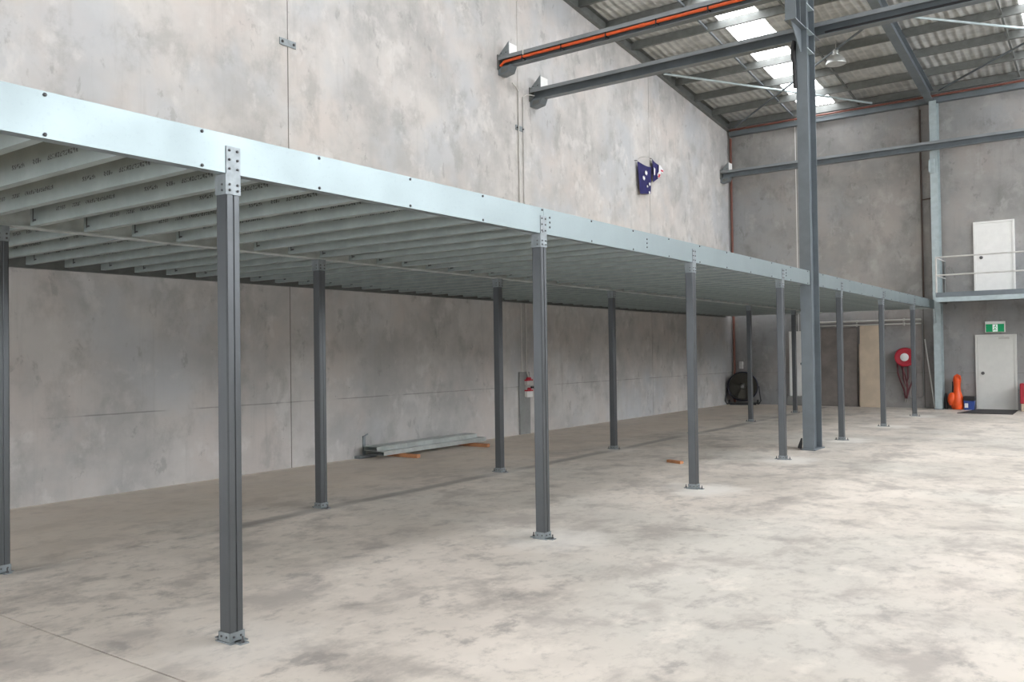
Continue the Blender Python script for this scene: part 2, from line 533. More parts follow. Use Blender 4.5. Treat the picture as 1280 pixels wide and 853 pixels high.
# ------------------------------------------------------------------ roof
SKY = ((2.42, 3.42), (8.58, 9.5), (14.7, 15.6), (18.6, 19.5))
ro = MB().prism([(YF - 0.3, P(YF - 0.3) + 0.27), (D + 0.3, P(D + 0.3) + 0.27), (D + 0.3, P(D + 0.3) + 0.33), (YF - 0.3, P(YF - 0.3) + 0.33)], 'x', -0.3, XR + 0.3).build('ceiling', 'roof', kind='structure', label='sloping foil-lined metal roof with translucent skylight strips', cat='roof')
pur_y = [26.72 - 1.332 * k for k in range(25)]
def purlin_mesh(y):
    z = P(y)
    pr = [(p + y, q + z) for p, q in c_profile(0.075, 0.2, 0.006, 0.02)]
    return MB().prism(pr, 'x', 0.02, XR - 0.02)
p0 = purlin_mesh(pur_y[0]).build('purlin', 'steel_dk', ro, org=(0, pur_y[0], P(pur_y[0])))
for y in pur_y[1:]:
    inst(p0, ro, (0, y, P(y)))
def strip(x0, x1, ya, yb, dz, nx, ny, amp, sag):
    mb = MB()
    vs, fs = [], []
    for j in range(ny + 1):
        for i in range(nx + 1):
            y = ya + (yb - ya) * j / ny
            t = math.sin(math.pi * j / ny)
            vs.append((x0 + (x1 - x0) * i / nx, y, P(y) + dz - sag * t + random.uniform(-amp, amp) * t))
    for j in range(ny):
        for i in range(nx):
            a = j * (nx + 1) + i
            fs.append((a, a + 1, a + nx + 2, a + nx + 1))
    top = len(vs)
    return mb.add(vs, fs)
segs = []
last = 0.01
for a, b in SKY:
    segs.append((last, a)); last = b
segs.append((last, XR - 0.01))
for k in range(len(pur_y) - 1):
    ya, yb = pur_y[k + 1], pur_y[k]
    for x0, x1 in segs:
        if yb < 11:
            strip(x0, x1, ya, yb, 0.215, 3, 3, 0.0, 0.02).build('insulation_blanket', 'foil', ro)
        else:
            strip(x0, x1, ya, yb, 0.215, max(6, int((x1 - x0) / 0.16)), 5, 0.012, 0.03).build('insulation_blanket', 'foil', ro, smooth=60)
    for x0, x1 in SKY:
        mb = MB()
        n = 9
        poly = []
        for i in range(n):       # trapezoidal corrugated translucent sheet
            w = (x1 - x0) / n
            xa = x0 + i * w
            poly += [(xa, 0.225), (xa + w * 0.55, 0.225), (xa + w * 0.65, 0.25), (xa + w * 0.9, 0.25)]
        poly.append((x1, 0.225))
        vs = [(x, ya, P(ya) + z) for x, z in poly] + [(x, yb, P(yb) + z) for x, z in poly]
        m_ = len(poly)
        mb.add(vs, [(i, i + 1, m_ + i + 1, m_ + i) for i in range(m_ - 1)])
        mb.build('skylight_sheet', 'skylight', ro)
for bx in (2.12, 4.09, 8.22, 10.2):
    for k in range(10):
        ya, yb = pur_y[k + 1] + 0.08, pur_y[k] - 0.005
        MB().obox((bx, ya, P(ya) + 0.06), (bx, yb, P(yb) + 0.06), 0.045, 0.045).build('bridging_strut', 'steel_dk' if bx > 3 else 'steel', ro)
# rafters on the column line and against the left wall
def rafter(name, x, w, h, y0, y1, mat):
    pr = [(x + p, q) for p, q in i_profile(w, h, 0.014, 0.01)]
    mb = MB()
    vs = [(p, y0, q + P(y0) - h) for p, q in pr] + [(p, y1, q + P(y1) - h) for p, q in pr]
    n = len(pr)
    mb.add(vs, [(i, (i + 1) % n, n + (i + 1) % n, n + i) for i in range(n)] + [tuple(range(n)), tuple(range(n, 2 * n))])
    return mb.build(name, mat, ro)
rafter('rafter', 6.06, 0.2, 0.34, YF + 0.05, 26.5, 'steel')
rafter('rafter', 12.3, 0.2, 0.34, YF + 0.05, 26.5, 'steel')
mb = MB()
pr = c_profile(0.11, 0.3, 0.008, 0.02)
vs = [(p + 0.004, YF + 0.1, q + P(YF + 0.1) - 0.12) for p, q in pr] + [(p + 0.004, D - 0.05, q + P(D) - 0.12) for p, q in pr]
mb.add(vs, [(i, (i + 1) % 12, 12 + (i + 1) % 12, 12 + i) for i in range(12)] + [tuple(range(12)), tuple(range(12, 24))])
mb.build('edge_channel', 'steel_dk', ro)
MB().box(0.1, XR - 0.1, D - 0.2, D - 0.03, 8.66, 8.80).build('eave_beam', 'steel', ro)
# roof bracing rods
def rod(a, b, r, mat='steel'):
    return MB().tube([(a[0], a[1], P(a[1]) - 0.06), (b[0], b[1], P(b[1]) - 0.06)], r, 10).build('bracing_rod', mat, ro, smooth=50)
rod((0.15, 21.7), (4.5, 26.5), 0.032, 'steel_lt')
rod((0.3, 26.55), (5.9, 21.2), 0.03)
rod((6.3, 21.4), (11.9, 26.4), 0.03, 'steel_lt')
rod((6.3, 26.4), (11.9, 21.2), 0.028)

# ------------------------------------------------------------------ mezzanine deck
Z1, Z2 = 2.81, 3.046
FX = 6.104                      # outer face of fascia
RX2 = 3.105                     # outer face of middle row
dk = empty('mezzanine_deck', (FX, DECK_Y0, 0), label='long galvanised steel mezzanine deck on slim posts along the left wall', cat='mezzanine')

# posts: boxed pair of channels with a shallow groove, base plate, cap bracket
def post_proto(top, tall):
    """post with its near corner (+x,-y) at the origin"""
    s, c, gq = 0.1, 0.008, 0.006
    out = [(-s + c, 0), (-c, 0), (0, c), (0, 0.043), (-gq, 0.047), (-gq, 0.053), (0, 0.057), (0, s - c), (-c, s), (-s + c, s), (-s, s - c), (-s, 0.057), (-s + gq, 0.053), (-s + gq, 0.047), (-s, 0.043), (-s, c)]
    mb = MB().prism(out, 'z', 0.006, top)
    me = mb.build('post', 'post', None)
    bp = MB().box(-0.125, 0.025, -0.012, 0.112, 0.0, 0.008).box(-0.175, -0.1, 0.02, 0.08, 0.0, 0.008).box(0.0, 0.075, 0.02, 0.08, 0.0, 0.008)
    bp.box(-s - 0.004, 0.004, -0.004, -0.0005, 0.008, 0.062).box(0.0005, 0.004, -0.004, s + 0.004, 0.008, 0.062).box(-s - 0.004, 0.004, s + 0.0005, s + 0.004, 0.008, 0.062).box(-s - 0.004, -s - 0.0005, -0.004, s + 0.004, 0.008, 0.062)
    bpo = bp.build('base_plate', 'bracket', me)
    for x, y in ((0.055, 0.05), (-0.155, 0.05)):
        MB().lathe([(0.011, 0.008), (0.011, 0.02), (0.006, 0.02), (0.006, 0.045)], (x, y, 0), 'z', 8).build('anchor_bolt', 'bolt', me)
    for y in (0.025, 0.075):
        MB().lathe([(0.007, 0.004), (0.007, 0.009), (0.003, 0.010)], (0, y, 0.036), 'x', 6).build('bolt', 'bolt', me)
    for x in (-0.075, -0.025):
        MB().lathe([(0.007, -0.004), (0.007, -0.009), (0.003, -0.010)], (x, 0, 0.036), 'y', 6).build('bolt', 'bolt', me)
    br = MB()
    zt = top + tall
    br.box(0.0005, 0.005, -0.001, s + 0.001, top - 0.125, zt)
    br.box(-s - 0.001, 0.005, -0.005, -0.0005, top - 0.125, top - 0.002)
    br.box(-s - 0.005, -s - 0.0005, -0.001, s + 0.001, top - 0.125, top - 0.002)
    br.build('cap_bracket', 'bracket', me)
    zs = [top - 0.10, top - 0.065] + ([top + 0.03, top + 0.085, top + 0.14] if tall > 0.05 else [])
    for z in zs:
        for y in (0.022, 0.078):
            MB().lathe([(0.008, 0.005), (0.008, 0.011), (0.003, 0.013)], (0, y, z), 'x', 6).build('bolt', 'bolt', me)
    for z in (top - 0.10, top - 0.065):
        MB().lathe([(0.007, -0.005), (0.007, -0.010), (0.003, -0.011)], (-0.03, 0, z), 'y', 6).build('bolt', 'bolt', me)
    return me

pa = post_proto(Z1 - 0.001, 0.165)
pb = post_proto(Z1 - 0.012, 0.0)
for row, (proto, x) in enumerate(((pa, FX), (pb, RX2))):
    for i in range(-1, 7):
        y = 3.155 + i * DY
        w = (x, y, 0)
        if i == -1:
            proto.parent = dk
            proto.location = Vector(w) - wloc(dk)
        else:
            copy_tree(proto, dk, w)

# fascia channel segments (broken at splices and at the building column)
joins = [DECK_Y0, 3.155 + DY + 0.055, 14.738]
joins2 = [15.215, 3.155 + 5 * DY + 0.055, DECK_Y1]
prf = [(FX - p, q + Z1) for p, q in c_profile(0.075, Z2 - Z1, 0.004, 0.018)]
for js in (joins, joins2):
    for a, b in zip(js, js[1:]):
        seg = MB().prism(prf, 'y', a + 0.002, b - 0.002).build('fascia_beam', 'fascia', dk)
JS = 0.4465
JY = [2.08 + JS * k for k in range(-5, 54)]
bolt0 = MB().lathe([(0.010, 0.0), (0.010, 0.006), (0.004, 0.009)], (0, 0, 0), 'x', 6).build('bolt', 'bolt', dk, org=(0, 0, 0))
first = True
for k, y in enumerate(JY):
    if k % 2 == 1 and not (14.72 < y < 15.23) and y > DECK_Y0 + 0.1 and y < DECK_Y1 - 0.1:
        for z in (Z1 + 0.018, Z2 - 0.018):
            w = (FX, y + 0.02, z)
            if first:
                bolt0.location = Vector(w) - wloc(dk); first = False
            else:
                inst(bolt0, dk, w)
for yy in (3.155 + DY + 0.10, 8.62, 3.155 + 3 * DY + 0.14, 3.155 + 5 * DY + 0.14):
    for z in (2.88, 2.925, 2.97):
        inst(bolt0, dk, (FX, yy + 0.06, z))
# middle beam (two channels back to back) and wall ledger
for s, x in ((-1, RX2 - 0.052), (1, RX2 - 0.048)):
    pr = [(x + p, q + Z1 - 0.01) for p, q in c_profile(0.048, Z2 - Z1 - 0.016, 0.004, 0.015, s)]
    MB().prism(pr, 'y', DECK_Y0 + 0.01, DECK_Y1 - 0.01).build('middle_beam', 'deck_beam', dk)
pr = [(0.045 + p, q + Z1 - 0.03) for p, q in c_profile(0.06, Z2 - Z1 + 0.004, 0.005, 0.015)]
MB().prism(pr, 'y', DECK_Y0 + 0.01, DECK_Y1 - 0.01).build('wall_ledger', 'steel_dk', dk)
for a, b in ((0.11, RX2 - 0.11), (RX2 + 0.006, FX - 0.08)):
    pr = [(DECK_Y1 - p, q + Z1) for p, q in c_profile(0.06, Z2 - Z1 - 0.025, 0.005, 0.015)]
    MB().prism(pr, 'x', a, b).build('end_channel', 'deck_beam', dk)
# joists, one by one, in two bays
def joist(x0, x1):
    pr = c_profile(0.06, 0.205, 0.003, 0.014)
    return MB().prism(pr, 'x', 0.0, x1 - x0)
jm = {}
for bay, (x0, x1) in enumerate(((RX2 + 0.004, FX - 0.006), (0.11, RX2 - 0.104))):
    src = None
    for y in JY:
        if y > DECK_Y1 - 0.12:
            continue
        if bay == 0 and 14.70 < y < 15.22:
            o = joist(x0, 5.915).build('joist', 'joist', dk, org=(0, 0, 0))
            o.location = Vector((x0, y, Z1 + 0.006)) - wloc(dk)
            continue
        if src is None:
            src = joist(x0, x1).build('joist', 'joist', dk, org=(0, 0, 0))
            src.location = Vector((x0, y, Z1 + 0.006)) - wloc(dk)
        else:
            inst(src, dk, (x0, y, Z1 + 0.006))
# angle cleats where the joists meet the middle beam
cl0 = MB().box(0.0, 0.006, -0.007, -0.001, 0.03, 0.19).box(0.0, 0.045, -0.004, -0.001, 0.035, 0.05).build('cleat', 'bolt', dk, org=(0, 0, 0))
first = True
for y in JY:
    for x in (RX2 + 0.055, 0.32):
        if y > DECK_Y1 - 0.12:
            continue
        w = (x, y, Z1 + 0.006)
        if first:
            cl0.location = Vector(w) - wloc(dk); first = False
        else:
            inst(cl0, dk, w)
# particle board sheets on top
bxs = [0.05, 1.02, 2.03, 3.04, 4.05, 5.06, FX - 0.08]
bys = [DECK_Y0, 3.2, 6.8, 10.4, 14.735, 15.217, 19.0, 22.6, DECK_Y1]
for i in range(6):
    for j in range(8):
        x1 = bxs[i + 1] - 0.0015
        if i == 5 and j == 4:
            x1 = 5.92
        MB().box(bxs[i] + 0.0015, x1, bys[j] + 0.0015, bys[j + 1] - 0.0015, Z2 - 0.023, Z2 - 0.001).build('deck_board', 'board', dk)

# ------------------------------------------------------------------ building columns and tie beams
cc = empty('steel_column', (6.025, 14.975, 0), label='tall grey I-section building column rising through the deck edge to the roof', cat='column')
ct = P(14.97) - 0.345
MB().prism([(5.93, 14.75), (6.122, 14.75), (6.122, 14.766), (6.031, 14.766), (6.031, 15.184), (6.122, 15.184), (6.122, 15.2), (5.93, 15.2), (5.93, 15.184), (6.021, 15.184), (6.021, 14.766), (5.93, 14.766)], 'z', 0.02, ct).build('shaft', 'steel', cc)
MB().box(5.90, 6.15, 14.70, 15.25, 0, 0.02).build('base_plate', 'steel', cc)
for z in (6.86, 7.20, 7.63, 8.3):
    MB().box(6.031, 6.12, 14.766, 15.184, z, z + 0.014).build('stiffener', 'steel_lt', cc)
MB().box(5.935, 6.117, 14.16, 14.75, 7.18, 7.198).build('corbel_seat', 'steel', cc)
MB().prism([(14.2, 7.18), (14.75, 7.18), (14.75, 6.80), (14.68, 6.80)], 'x', 6.018, 6.032).build('corbel_web', 'steel', cc)
MB().prism([(6.026 + p, 14.2 + q) for p, q in i_profile(0.18, 0.24, 0.012, 0.01)], 'z', 7.198, 7.632).build('corbel_stub', 'steel', cc)
MB().box(5.95, 6.11, 15.2, 15.56, 7.216, 7.232).prism([(15.2, 7.216), (15.54, 7.216), (15.54, 7.05), (15.2, 6.80)], 'x', 6.02, 6.032).build('back_bracket', 'steel', cc)
tag(MB().tube([(5.905, 14.735, 7.0), (5.90, 14.73, 6.8), (5.91, 14.735, 6.5), (5.92, 14.735, 6.2)], 0.035, 8).tube([(5.905, 14.735, 7.02), (5.87, 14.75, 6.9), (5.88, 14.75, 6.7)], 0.03, 8).build('cable_bundle', 'black', None, smooth=50), 'black cable bundle strapped near the top of the tall column', 'cable')
tag(MB().tube([(5.87, 14.76, 0.03), (5.89, 14.75, 0.10), (5.912, 14.742, 0.2)], [0.035, 0.03, 0.012], 8).build('rubber_wedge', 'black', None, smooth=50), 'small black rubber scrap at the foot of the tall column', 'scrap')

bc = empty('steel_column', (6.14, 26.5, 0), label='pale blue-grey steel column standing against the back wall', cat='column')
MB().prism([(6.045, 26.32), (6.235, 26.32), (6.235, 26.334), (6.145, 26.334), (6.145, 26.686), (6.235, 26.686), (6.235, 26.70), (6.045, 26.70), (6.045, 26.686), (6.135, 26.686), (6.135, 26.334), (6.045, 26.334)], 'z', 0.015, P(26.4) - 0.345).build('shaft', 'steel_lt', bc)
MB().box(6.02, 6.26, 26.29, 26.73, 0, 0.015).build('base_plate', 'steel', bc)
MB().box(6.03, 6.16, 26.27, 26.318, 6.62, 7.0).box(6.02, 6.06, 26.22, 26.318, 6.66, 6.96).build('junction_box', 'steel_lt', bc)
MB().obox((6.09, 26.31, 2.40), (6.09, 26.20, 2.79), 0.05, 0.04).build('knee_brace', 'steel_lt', bc)

def runway_beam(y, zt, label):
    """I-beam with a wide channel cap, toes down; zt is the top of the cap"""
    hb, w, cw, cd = 0.205, 0.17, 0.30, 0.075
    z0 = zt - 0.008 - hb
    t = empty('runway_beam', (0, y, z0), label=label, cat='beam')
    MB().prism([(y + p, z0 + q) for p, q in i_profile(w, hb, 0.014, 0.010)], 'x', 0.03, XR - 0.02).build('girder', 'steel', t)
    cap = [(-cw / 2, -cd), (-cw / 2 + 0.012, -cd), (-cw / 2 + 0.012, -0.008), (cw / 2 - 0.012, -0.008), (cw / 2 - 0.012, -cd), (cw / 2, -cd), (cw / 2, 0), (-cw / 2, 0)]
    MB().prism([(y + p, zt + q) for p, q in cap], 'x', 0.03, XR - 0.02).build('cap_channel', 'steel_cap', t)
    MB().box(0.0, 0.03, y - 0.16, y + 0.14, z0 - 0.05, zt + 0.04).build('end_plate', 'steel_dk', t)
    MB().prism([(0.03, zt + 0.02), (0.29, zt + 0.003), (0.29, zt + 0.27)], 'y', y - 0.14, y - 0.128).build('gusset', 'bracket', t)
    MB().box(0.285, 0.297, y - 0.128, y + 0.14, zt + 0.003, zt + 0.24).build('stop_plate', 'white', t)
    MB().prism([(0.0, z0 - 0.16), (0.06, z0 - 0.17), (0.26, z0 - 0.13), (0.32, z0 - 0.003), (0.08, z0 - 0.003), (0.0, z0 - 0.05)], 'y', y - 0.12, y + 0.10).build('seat_bracket', 'steel', t)
    MB().prism([(0.06, z0 - 0.14), (0.23, z0 - 0.11), (0.26, z0 - 0.04), (0.08, z0 - 0.04)], 'y', y - 0.124, y - 0.119).build('seat_opening', 'steel_dk', t)
    for k in (0.1, 0.22):
        MB().lathe([(0.012, 0), (0.012, -0.012), (0.006, -0.018)], (k, y - 0.14, zt + 0.05), 'y', 6).build('bolt', 'bolt', t)
    return t
t1 = runway_beam(14.30, 7.85, 'grey steel beam carrying an orange conduit, nearest below the roof')
t2 = runway_beam(15.45, 7.45, 'grey steel beam passing behind the tall column, no conduit')
t3 = runway_beam(26.15, 7.445, 'grey steel beam running across in front of the back wall')
oc = empty('conduit', (0.1, 14.22, 7.7), label='bright orange electrical conduit clipped along the steel beam', cat='conduit')
CY, CZ = 14.19, 7.735
MB().tube([(0.05, 14.2, 7.66), (0.15, CY, CZ - 0.01), (0.4, CY, CZ), (XR - 0.1, CY, CZ)], 0.03, 10).build('pipe', 'orange', oc, smooth=50)
for x in (0.62, 1.55, 2.55, 3.6, 4.6, 5.6):
    MB().box(x - 0.012, x + 0.012, CY - 0.035, 14.293, CZ - 0.04, CZ - 0.033).box(x - 0.012, x + 0.012, CY - 0.037, CY - 0.032, CZ - 0.09, CZ + 0.04).box(x - 0.012, x + 0.012, CY - 0.035, 14.293, CZ + 0.033, CZ + 0.038).build('clip', 'black_metal', oc)
MB().lathe([(0.036, -0.06), (0.036, 0.06)], (3.3, CY, CZ), 'x', 10).build('coupling', 'orange', oc, smooth=40)
MB().tube([(0.66, 14.135, 7.75), (0.66, 14.135, 8.02)], 0.012, 6).build('hanger_rod', 'conduit', oc)
tag(MB().tube([(6.25, 15.41, 7.282), (7.4, 15.405, 7.28), (8.2, 15.41, 7.284), (12.0, 15.405, 7.282)], 0.027, 8).build('cable', 'black', None, smooth=50), 'black cable lying along the steel beam right of the tall column', 'cable')

# ------------------------------------------------------------------ fittings on the left wall
for y, z, lab in ((8.70, 6.56, 'flat bolted steel plate across the wall joint nearest the viewer'), (14.92, 6.52, 'small bolted steel plate across the wall joint behind the twin conduits')):
    t = empty('joint_plate', (0, y, z), label=lab, cat='bracket')
    MB().cbox(0.0, 0.016, y - 0.16, y + 0.16, z - 0.055, z + 0.055, 0.004).build('plate', 'bracket', t)
    for dy in (-0.11, 0.11):
        MB().lathe([(0.022, 0.016), (0.022, 0.032), (0.010, 0.042)], (0, y + dy, z), 'x', 6).build('bolt', 'bolt', t)
for y, top, bend, lab in ((14.855, 7.35, -0.35, 'left of the two thin grey conduits running down the wall'), (15.03, 7.28, 0.3, 'right of the two thin grey conduits running down the wall')):
    mb = MB().tube([(0.12, y + bend, top + 0.02), (0.05, y + bend * 0.35, top + 0.01), (0.025, y, top - 0.06), (0.025, y, 1.33)], 0.013, 8)
    t = mb.build('wall_conduit', 'conduit', None, smooth=50)
    tag(t, lab, 'conduit')
t = empty('power_outlet_panel', (0, 14.93, 0), label='grey trunking panel on the wall with red-topped power outlets', cat='outlet')
MB().cbox(0.0, 0.05, 14.74, 15.12, 0.0, 1.32, 0.008).build('trunking', 'steelbox', t)
for z in (1.06, 0.84):
    b = MB().cbox(0.05, 0.12, 14.90, 15.12, z - (0.06 if z < 1 else 0.02), z + 0.07, 0.008).build('outlet_box', 'white' if z < 1 else 'conduit', t)
    MB().lathe([(0.05, 0.0), (0.06, 0.02), (0.06, 0.05), (0.045, 0.07)], (0.10, 14.99, z + 0.12 - 0.045), 'z', 10).box(0.05, 0.135, 14.90, 15.10, z + 0.07, z + 0.10).build('outlet_cap', 'red', b)
MB().cbox(0.05, 0.10, 14.93, 15.2, 0.93, 1.03, 0.006).build('switch_plate', 'conduit', t)
for y in (15.07, 15.16):
    MB().lathe([(0.022, 0.10), (0.022, 0.13), (0.01, 0.14)], (0, y, 0.985), 'x', 8).build('switch_knob', 'black', t)
MB().tube([(0.03, 15.0, 1.40), (0.06, 15.0, 1.30), (0.09, 15.0, 1.2)], 0.015, 6).build('gland', 'conduit', t)

# flag hanging on the wall
fg = empty('flag', (0.05, 21.04, 6.7), label='blue flag with white stars and a red and white corner hanging on the wall', cat='flag')
def lobe(tl, tr, br_, bl, n, m, depth, phase, bow=0.0):
    vs, fs = [], []
    for j in range(m + 1):
        for i in range(n + 1):
            s, q = i / n, j / m
            y = (tl[0] * (1 - s) + tr[0] * s) * (1 - q) + (bl[0] * (1 - s) + br_[0] * s) * q
            z = (tl[1] * (1 - s) + tr[1] * s) * (1 - q) + (bl[1] * (1 - s) + br_[1] * s) * q
            z -= bow * math.sin(math.pi * s) * (1 - q)
            x = 0.07 + depth * math.sin(phase + 5.2 * s + 1.0 * q) + 0.03 * q
            vs.append((x, y, z))
    N = len(vs)
    vs2 = [(x - 0.004, y, z) for x, y, z in vs]
    for j in range(m):
        for i in range(n):
            a = j * (n + 1) + i
            fs.append((a, a + 1, a + n + 2, a + n + 1))
            fs.append((N + a, N + a + n + 1, N + a + n + 2, N + a + 1))
    return MB().add(vs + vs2, fs), vs
m1, v1 = lobe((20.20, 6.74), (21.03, 6.72), (20.90, 5.97), (20.25, 5.88), 14, 12, 0.012, 0.3, 0.03)
fl1 = m1.build('fly_panel', 'navy', fg, smooth=60)
m2, v2 = lobe((21.06, 6.95), (21.46, 6.84), (21.42, 6.50), (21.05, 6.30), 10, 10, 0.012, 2.4)
fl2 = m2.build('hoist_panel', 'navy', fg, smooth=60)
def star(mb, y, z, r, x, n=7):
    pts = []
    for k in range(2 * n):
        a = math.pi * k / n + math.pi / 2
        rr = r if k % 2 == 0 else r * 0.5
        pts.append((y + rr * math.cos(a) * 1.25, z + rr * math.sin(a)))
    return mb.prism(pts, 'x', x, x + 0.004)
for y, z, r in ((20.66, 6.47, 0.075), (20.52, 6.31, 0.07), (20.86, 6.20, 0.055), (20.72, 6.12, 0.04), (20.84, 5.97, 0.045)):
    star(MB(), y - 0.05, z + 0.02, r, 0.115).build('star', 'flagwhite', fl1)
MB().prism([(21.06, 6.72), (21.15, 6.69), (21.13, 6.52), (21.07, 6.50)], 'x', 0.117, 0.121).build('pale_fold', 'flagwhite', fl2)
cr = [(21.38, 6.83), (21.47, 6.84), (21.66, 6.72), (21.60, 6.64), (21.49, 6.66), (21.44, 6.52), (21.30, 6.46), (21.27, 6.56), (21.36, 6.64)]
MB().prism(cr, 'x', 0.117, 0.123).build('canton', 'flagwhite', fl2)
MB().obox((0.125, 21.30, 6.49), (0.125, 21.44, 6.58), 0.004, 0.05).obox((0.125, 21.48, 6.70), (0.125, 21.63, 6.70), 0.004, 0.045).obox((0.125, 21.42, 6.50), (0.125, 21.33, 6.58), 0.004, 0.03).build('canton_stripes', 'flagred', fl2)
MB().tube([(0.0, 20.16, 6.76), (0.085, 20.16, 6.75)], 0.008, 6).tube([(0.0, 21.08, 6.97), (0.085, 21.08, 6.95)], 0.008, 6).build('wall_hook', 'bolt', fg)
MB().tube([(0.08, 20.16, 6.75), (0.08, 20.4, 6.88), (0.08, 20.8, 6.97), (0.08, 21.1, 6.95)], 0.009, 6).build('cord', 'conduit', fg)

# stacked steel channels on timber bearers
for y0, w0, lab in ((10.62, 0.0, 'short orange timber bearer under the near end of the stacked channels'), (12.5, 0.02, 'short orange timber bearer under the far end of the stacked channels')):
    tag(MB().cbox(0.2 + w0, 0.88 + w0, y0 - 0.04, y0 + 0.05, 0.0, 0.06, 0.004).build('timber_bearer', 'timber', None), lab, 'timber', 'timber bearers under the channels')
def channel(x0, x1, y0, y1, z0, h, lab):
    t = MB()
    c, th = 0.0, 0.004
    t.box(x0, x1, y0, y1, z0, z0 + th).box(x0, x1, y0, y1, z0 + h - th, z0 + h).box(x0, x0 + th, y0, y1, z0 + th, z0 + h - th).box(x1 - th, x1, y0, y1, z0 + th, z0 + h - th)
    o = t.build('steel_channel', 'deck_beam', None)
    return tag(o, lab, 'steel channel', 'stacked steel channels by the wall')
channel(0.22, 0.52, 10.18, 12.93, 0.061, 0.07, 'lower of the galvanised channels stacked on timber by the wall')
channel(0.13, 0.42, 10.12, 12.78, 0.132, 0.075, 'upper of the galvanised channels stacked on timber by the wall')
tag(MB().box(0.0, 0.12, 10.02, 10.42, 0.0, 0.045).box(0.005, 0.02, 10.2, 10.26, 0.045, 0.36).obox((0.012, 10.23, 0.35), (0.012, 10.32, 0.385), 0.015, 0.02).build('bent_bracket', 'bracket', None), 'thin upright bent metal strip against the wall behind the channels', 'bracket')
tag(MB().obox((4.66, 12.16, 0.02), (4.93, 12.06, 0.02), 0.07, 0.04).build('timber_offcut', 'timber', None), 'loose orange timber offcut lying on the open floor under the deck', 'timber')

# ------------------------------------------------------------------ back wall fittings
def door(name, x0, x1, z0, z1, label, mat, knob_x, closer=False):
    t = empty(name, ((x0 + x1) / 2, D, z0), label=label, cat='door', kind='structure')
    fw_, d = 0.05, 0.07
    MB().box(x0, x0 + fw_, D - d, D, z0, z1).box(x1 - fw_, x1, D - d, D, z0, z1).box(x0 + fw_, x1 - fw_, D - d, D, z1 - fw_, z1).build('door_frame', 'white' if mat == 'white' else 'door', t)
    lf = MB().cbox(x0 + fw_ + 0.003, x1 - fw_ - 0.003, D - 0.05, D - 0.008, z0 + 0.008, z1 - fw_ - 0.003, 0.003).build('door_leaf', mat, t)
    if knob_x:
        MB().lathe([(0.045, -0.05), (0.045, -0.058), (0.018, -0.06), (0.018, -0.085), (0.032, -0.09), (0.03, -0.115)], (knob_x, D, z0 + 1.0), 'y', 12).build('door_knob', 'bolt', lf, smooth=40)
    if closer:
        MB().box(x1 - 0.42, x1 - 0.16, D - 0.11, D - 0.05, z1 - 0.13, z1 - 0.075).obox((x1 - 0.3, D - 0.13, z1 - 0.06), (x1 - 0.5, D - 0.2, z1 - 0.05), 0.03, 0.012).build('door_closer', 'conduit', lf)
    return t
door('door_1', 7.02, 8.01, 0.0, 2.06, 'pale ground-floor exit door below the green exit sign', 'door', 7.19, True)
door('door_2', 7.03, 8.02, 3.19, 5.18, 'white upper door opening onto the walkway', 'white', 7.21)
door('door_3', 1.87, 2.74, 0.28, 2.29, 'narrow white door mostly hidden behind the tall column', 'white', 2.25)
tag(MB().cbox(1.82, 2.8, D - 0.25, D, 0, 0.27, 0.01).build('door_step', 'steelbox', None), 'low grey step below the half-hidden white door', 'step')

ex = empty('exit_sign', (7.5, D, 2.25), label='green running man exit sign above the pale ground-floor door', cat='sign')
MB().cbox(7.27, 7.75, D - 0.09, D, 2.12, 2.42, 0.008).build('housing', 'white', ex)
sg = MB().box(7.29, 7.73, D - 0.096, D - 0.09, 2.13, 2.345).build('sign_face', 'green', ex)
MB().box(7.455, 7.575, D - 0.100, D - 0.096, 2.14, 2.335).build('doorway_symbol', 'exitwhite', sg)
rm = MB()
yy = (D - 0.104, D - 0.100)
rm.lathe([(0.016, yy[0] - D), (0.016, yy[1] - D)], (7.527, D, 2.305), 'y', 10)
for a, b, w in (((7.522, 2.285), (7.508, 2.225), 0.028), ((7.508, 2.228), (7.54, 2.19), 0.018), ((7.54, 2.19), (7.528, 2.15), 0.016), ((7.506, 2.228), (7.49, 2.185), 0.018), ((7.49, 2.185), (7.462, 2.178), 0.015), ((7.525, 2.28), (7.555, 2.245), 0.013), ((7.515, 2.28), (7.482, 2.262), 0.013), ((7.482, 2.262), (7.478, 2.235), 0.012)):
    rm.obox((a[0], D - 0.102, a[1]), (b[0], D - 0.102, b[1]), 0.004, w)
rm.build('running_figure', 'green', sg)

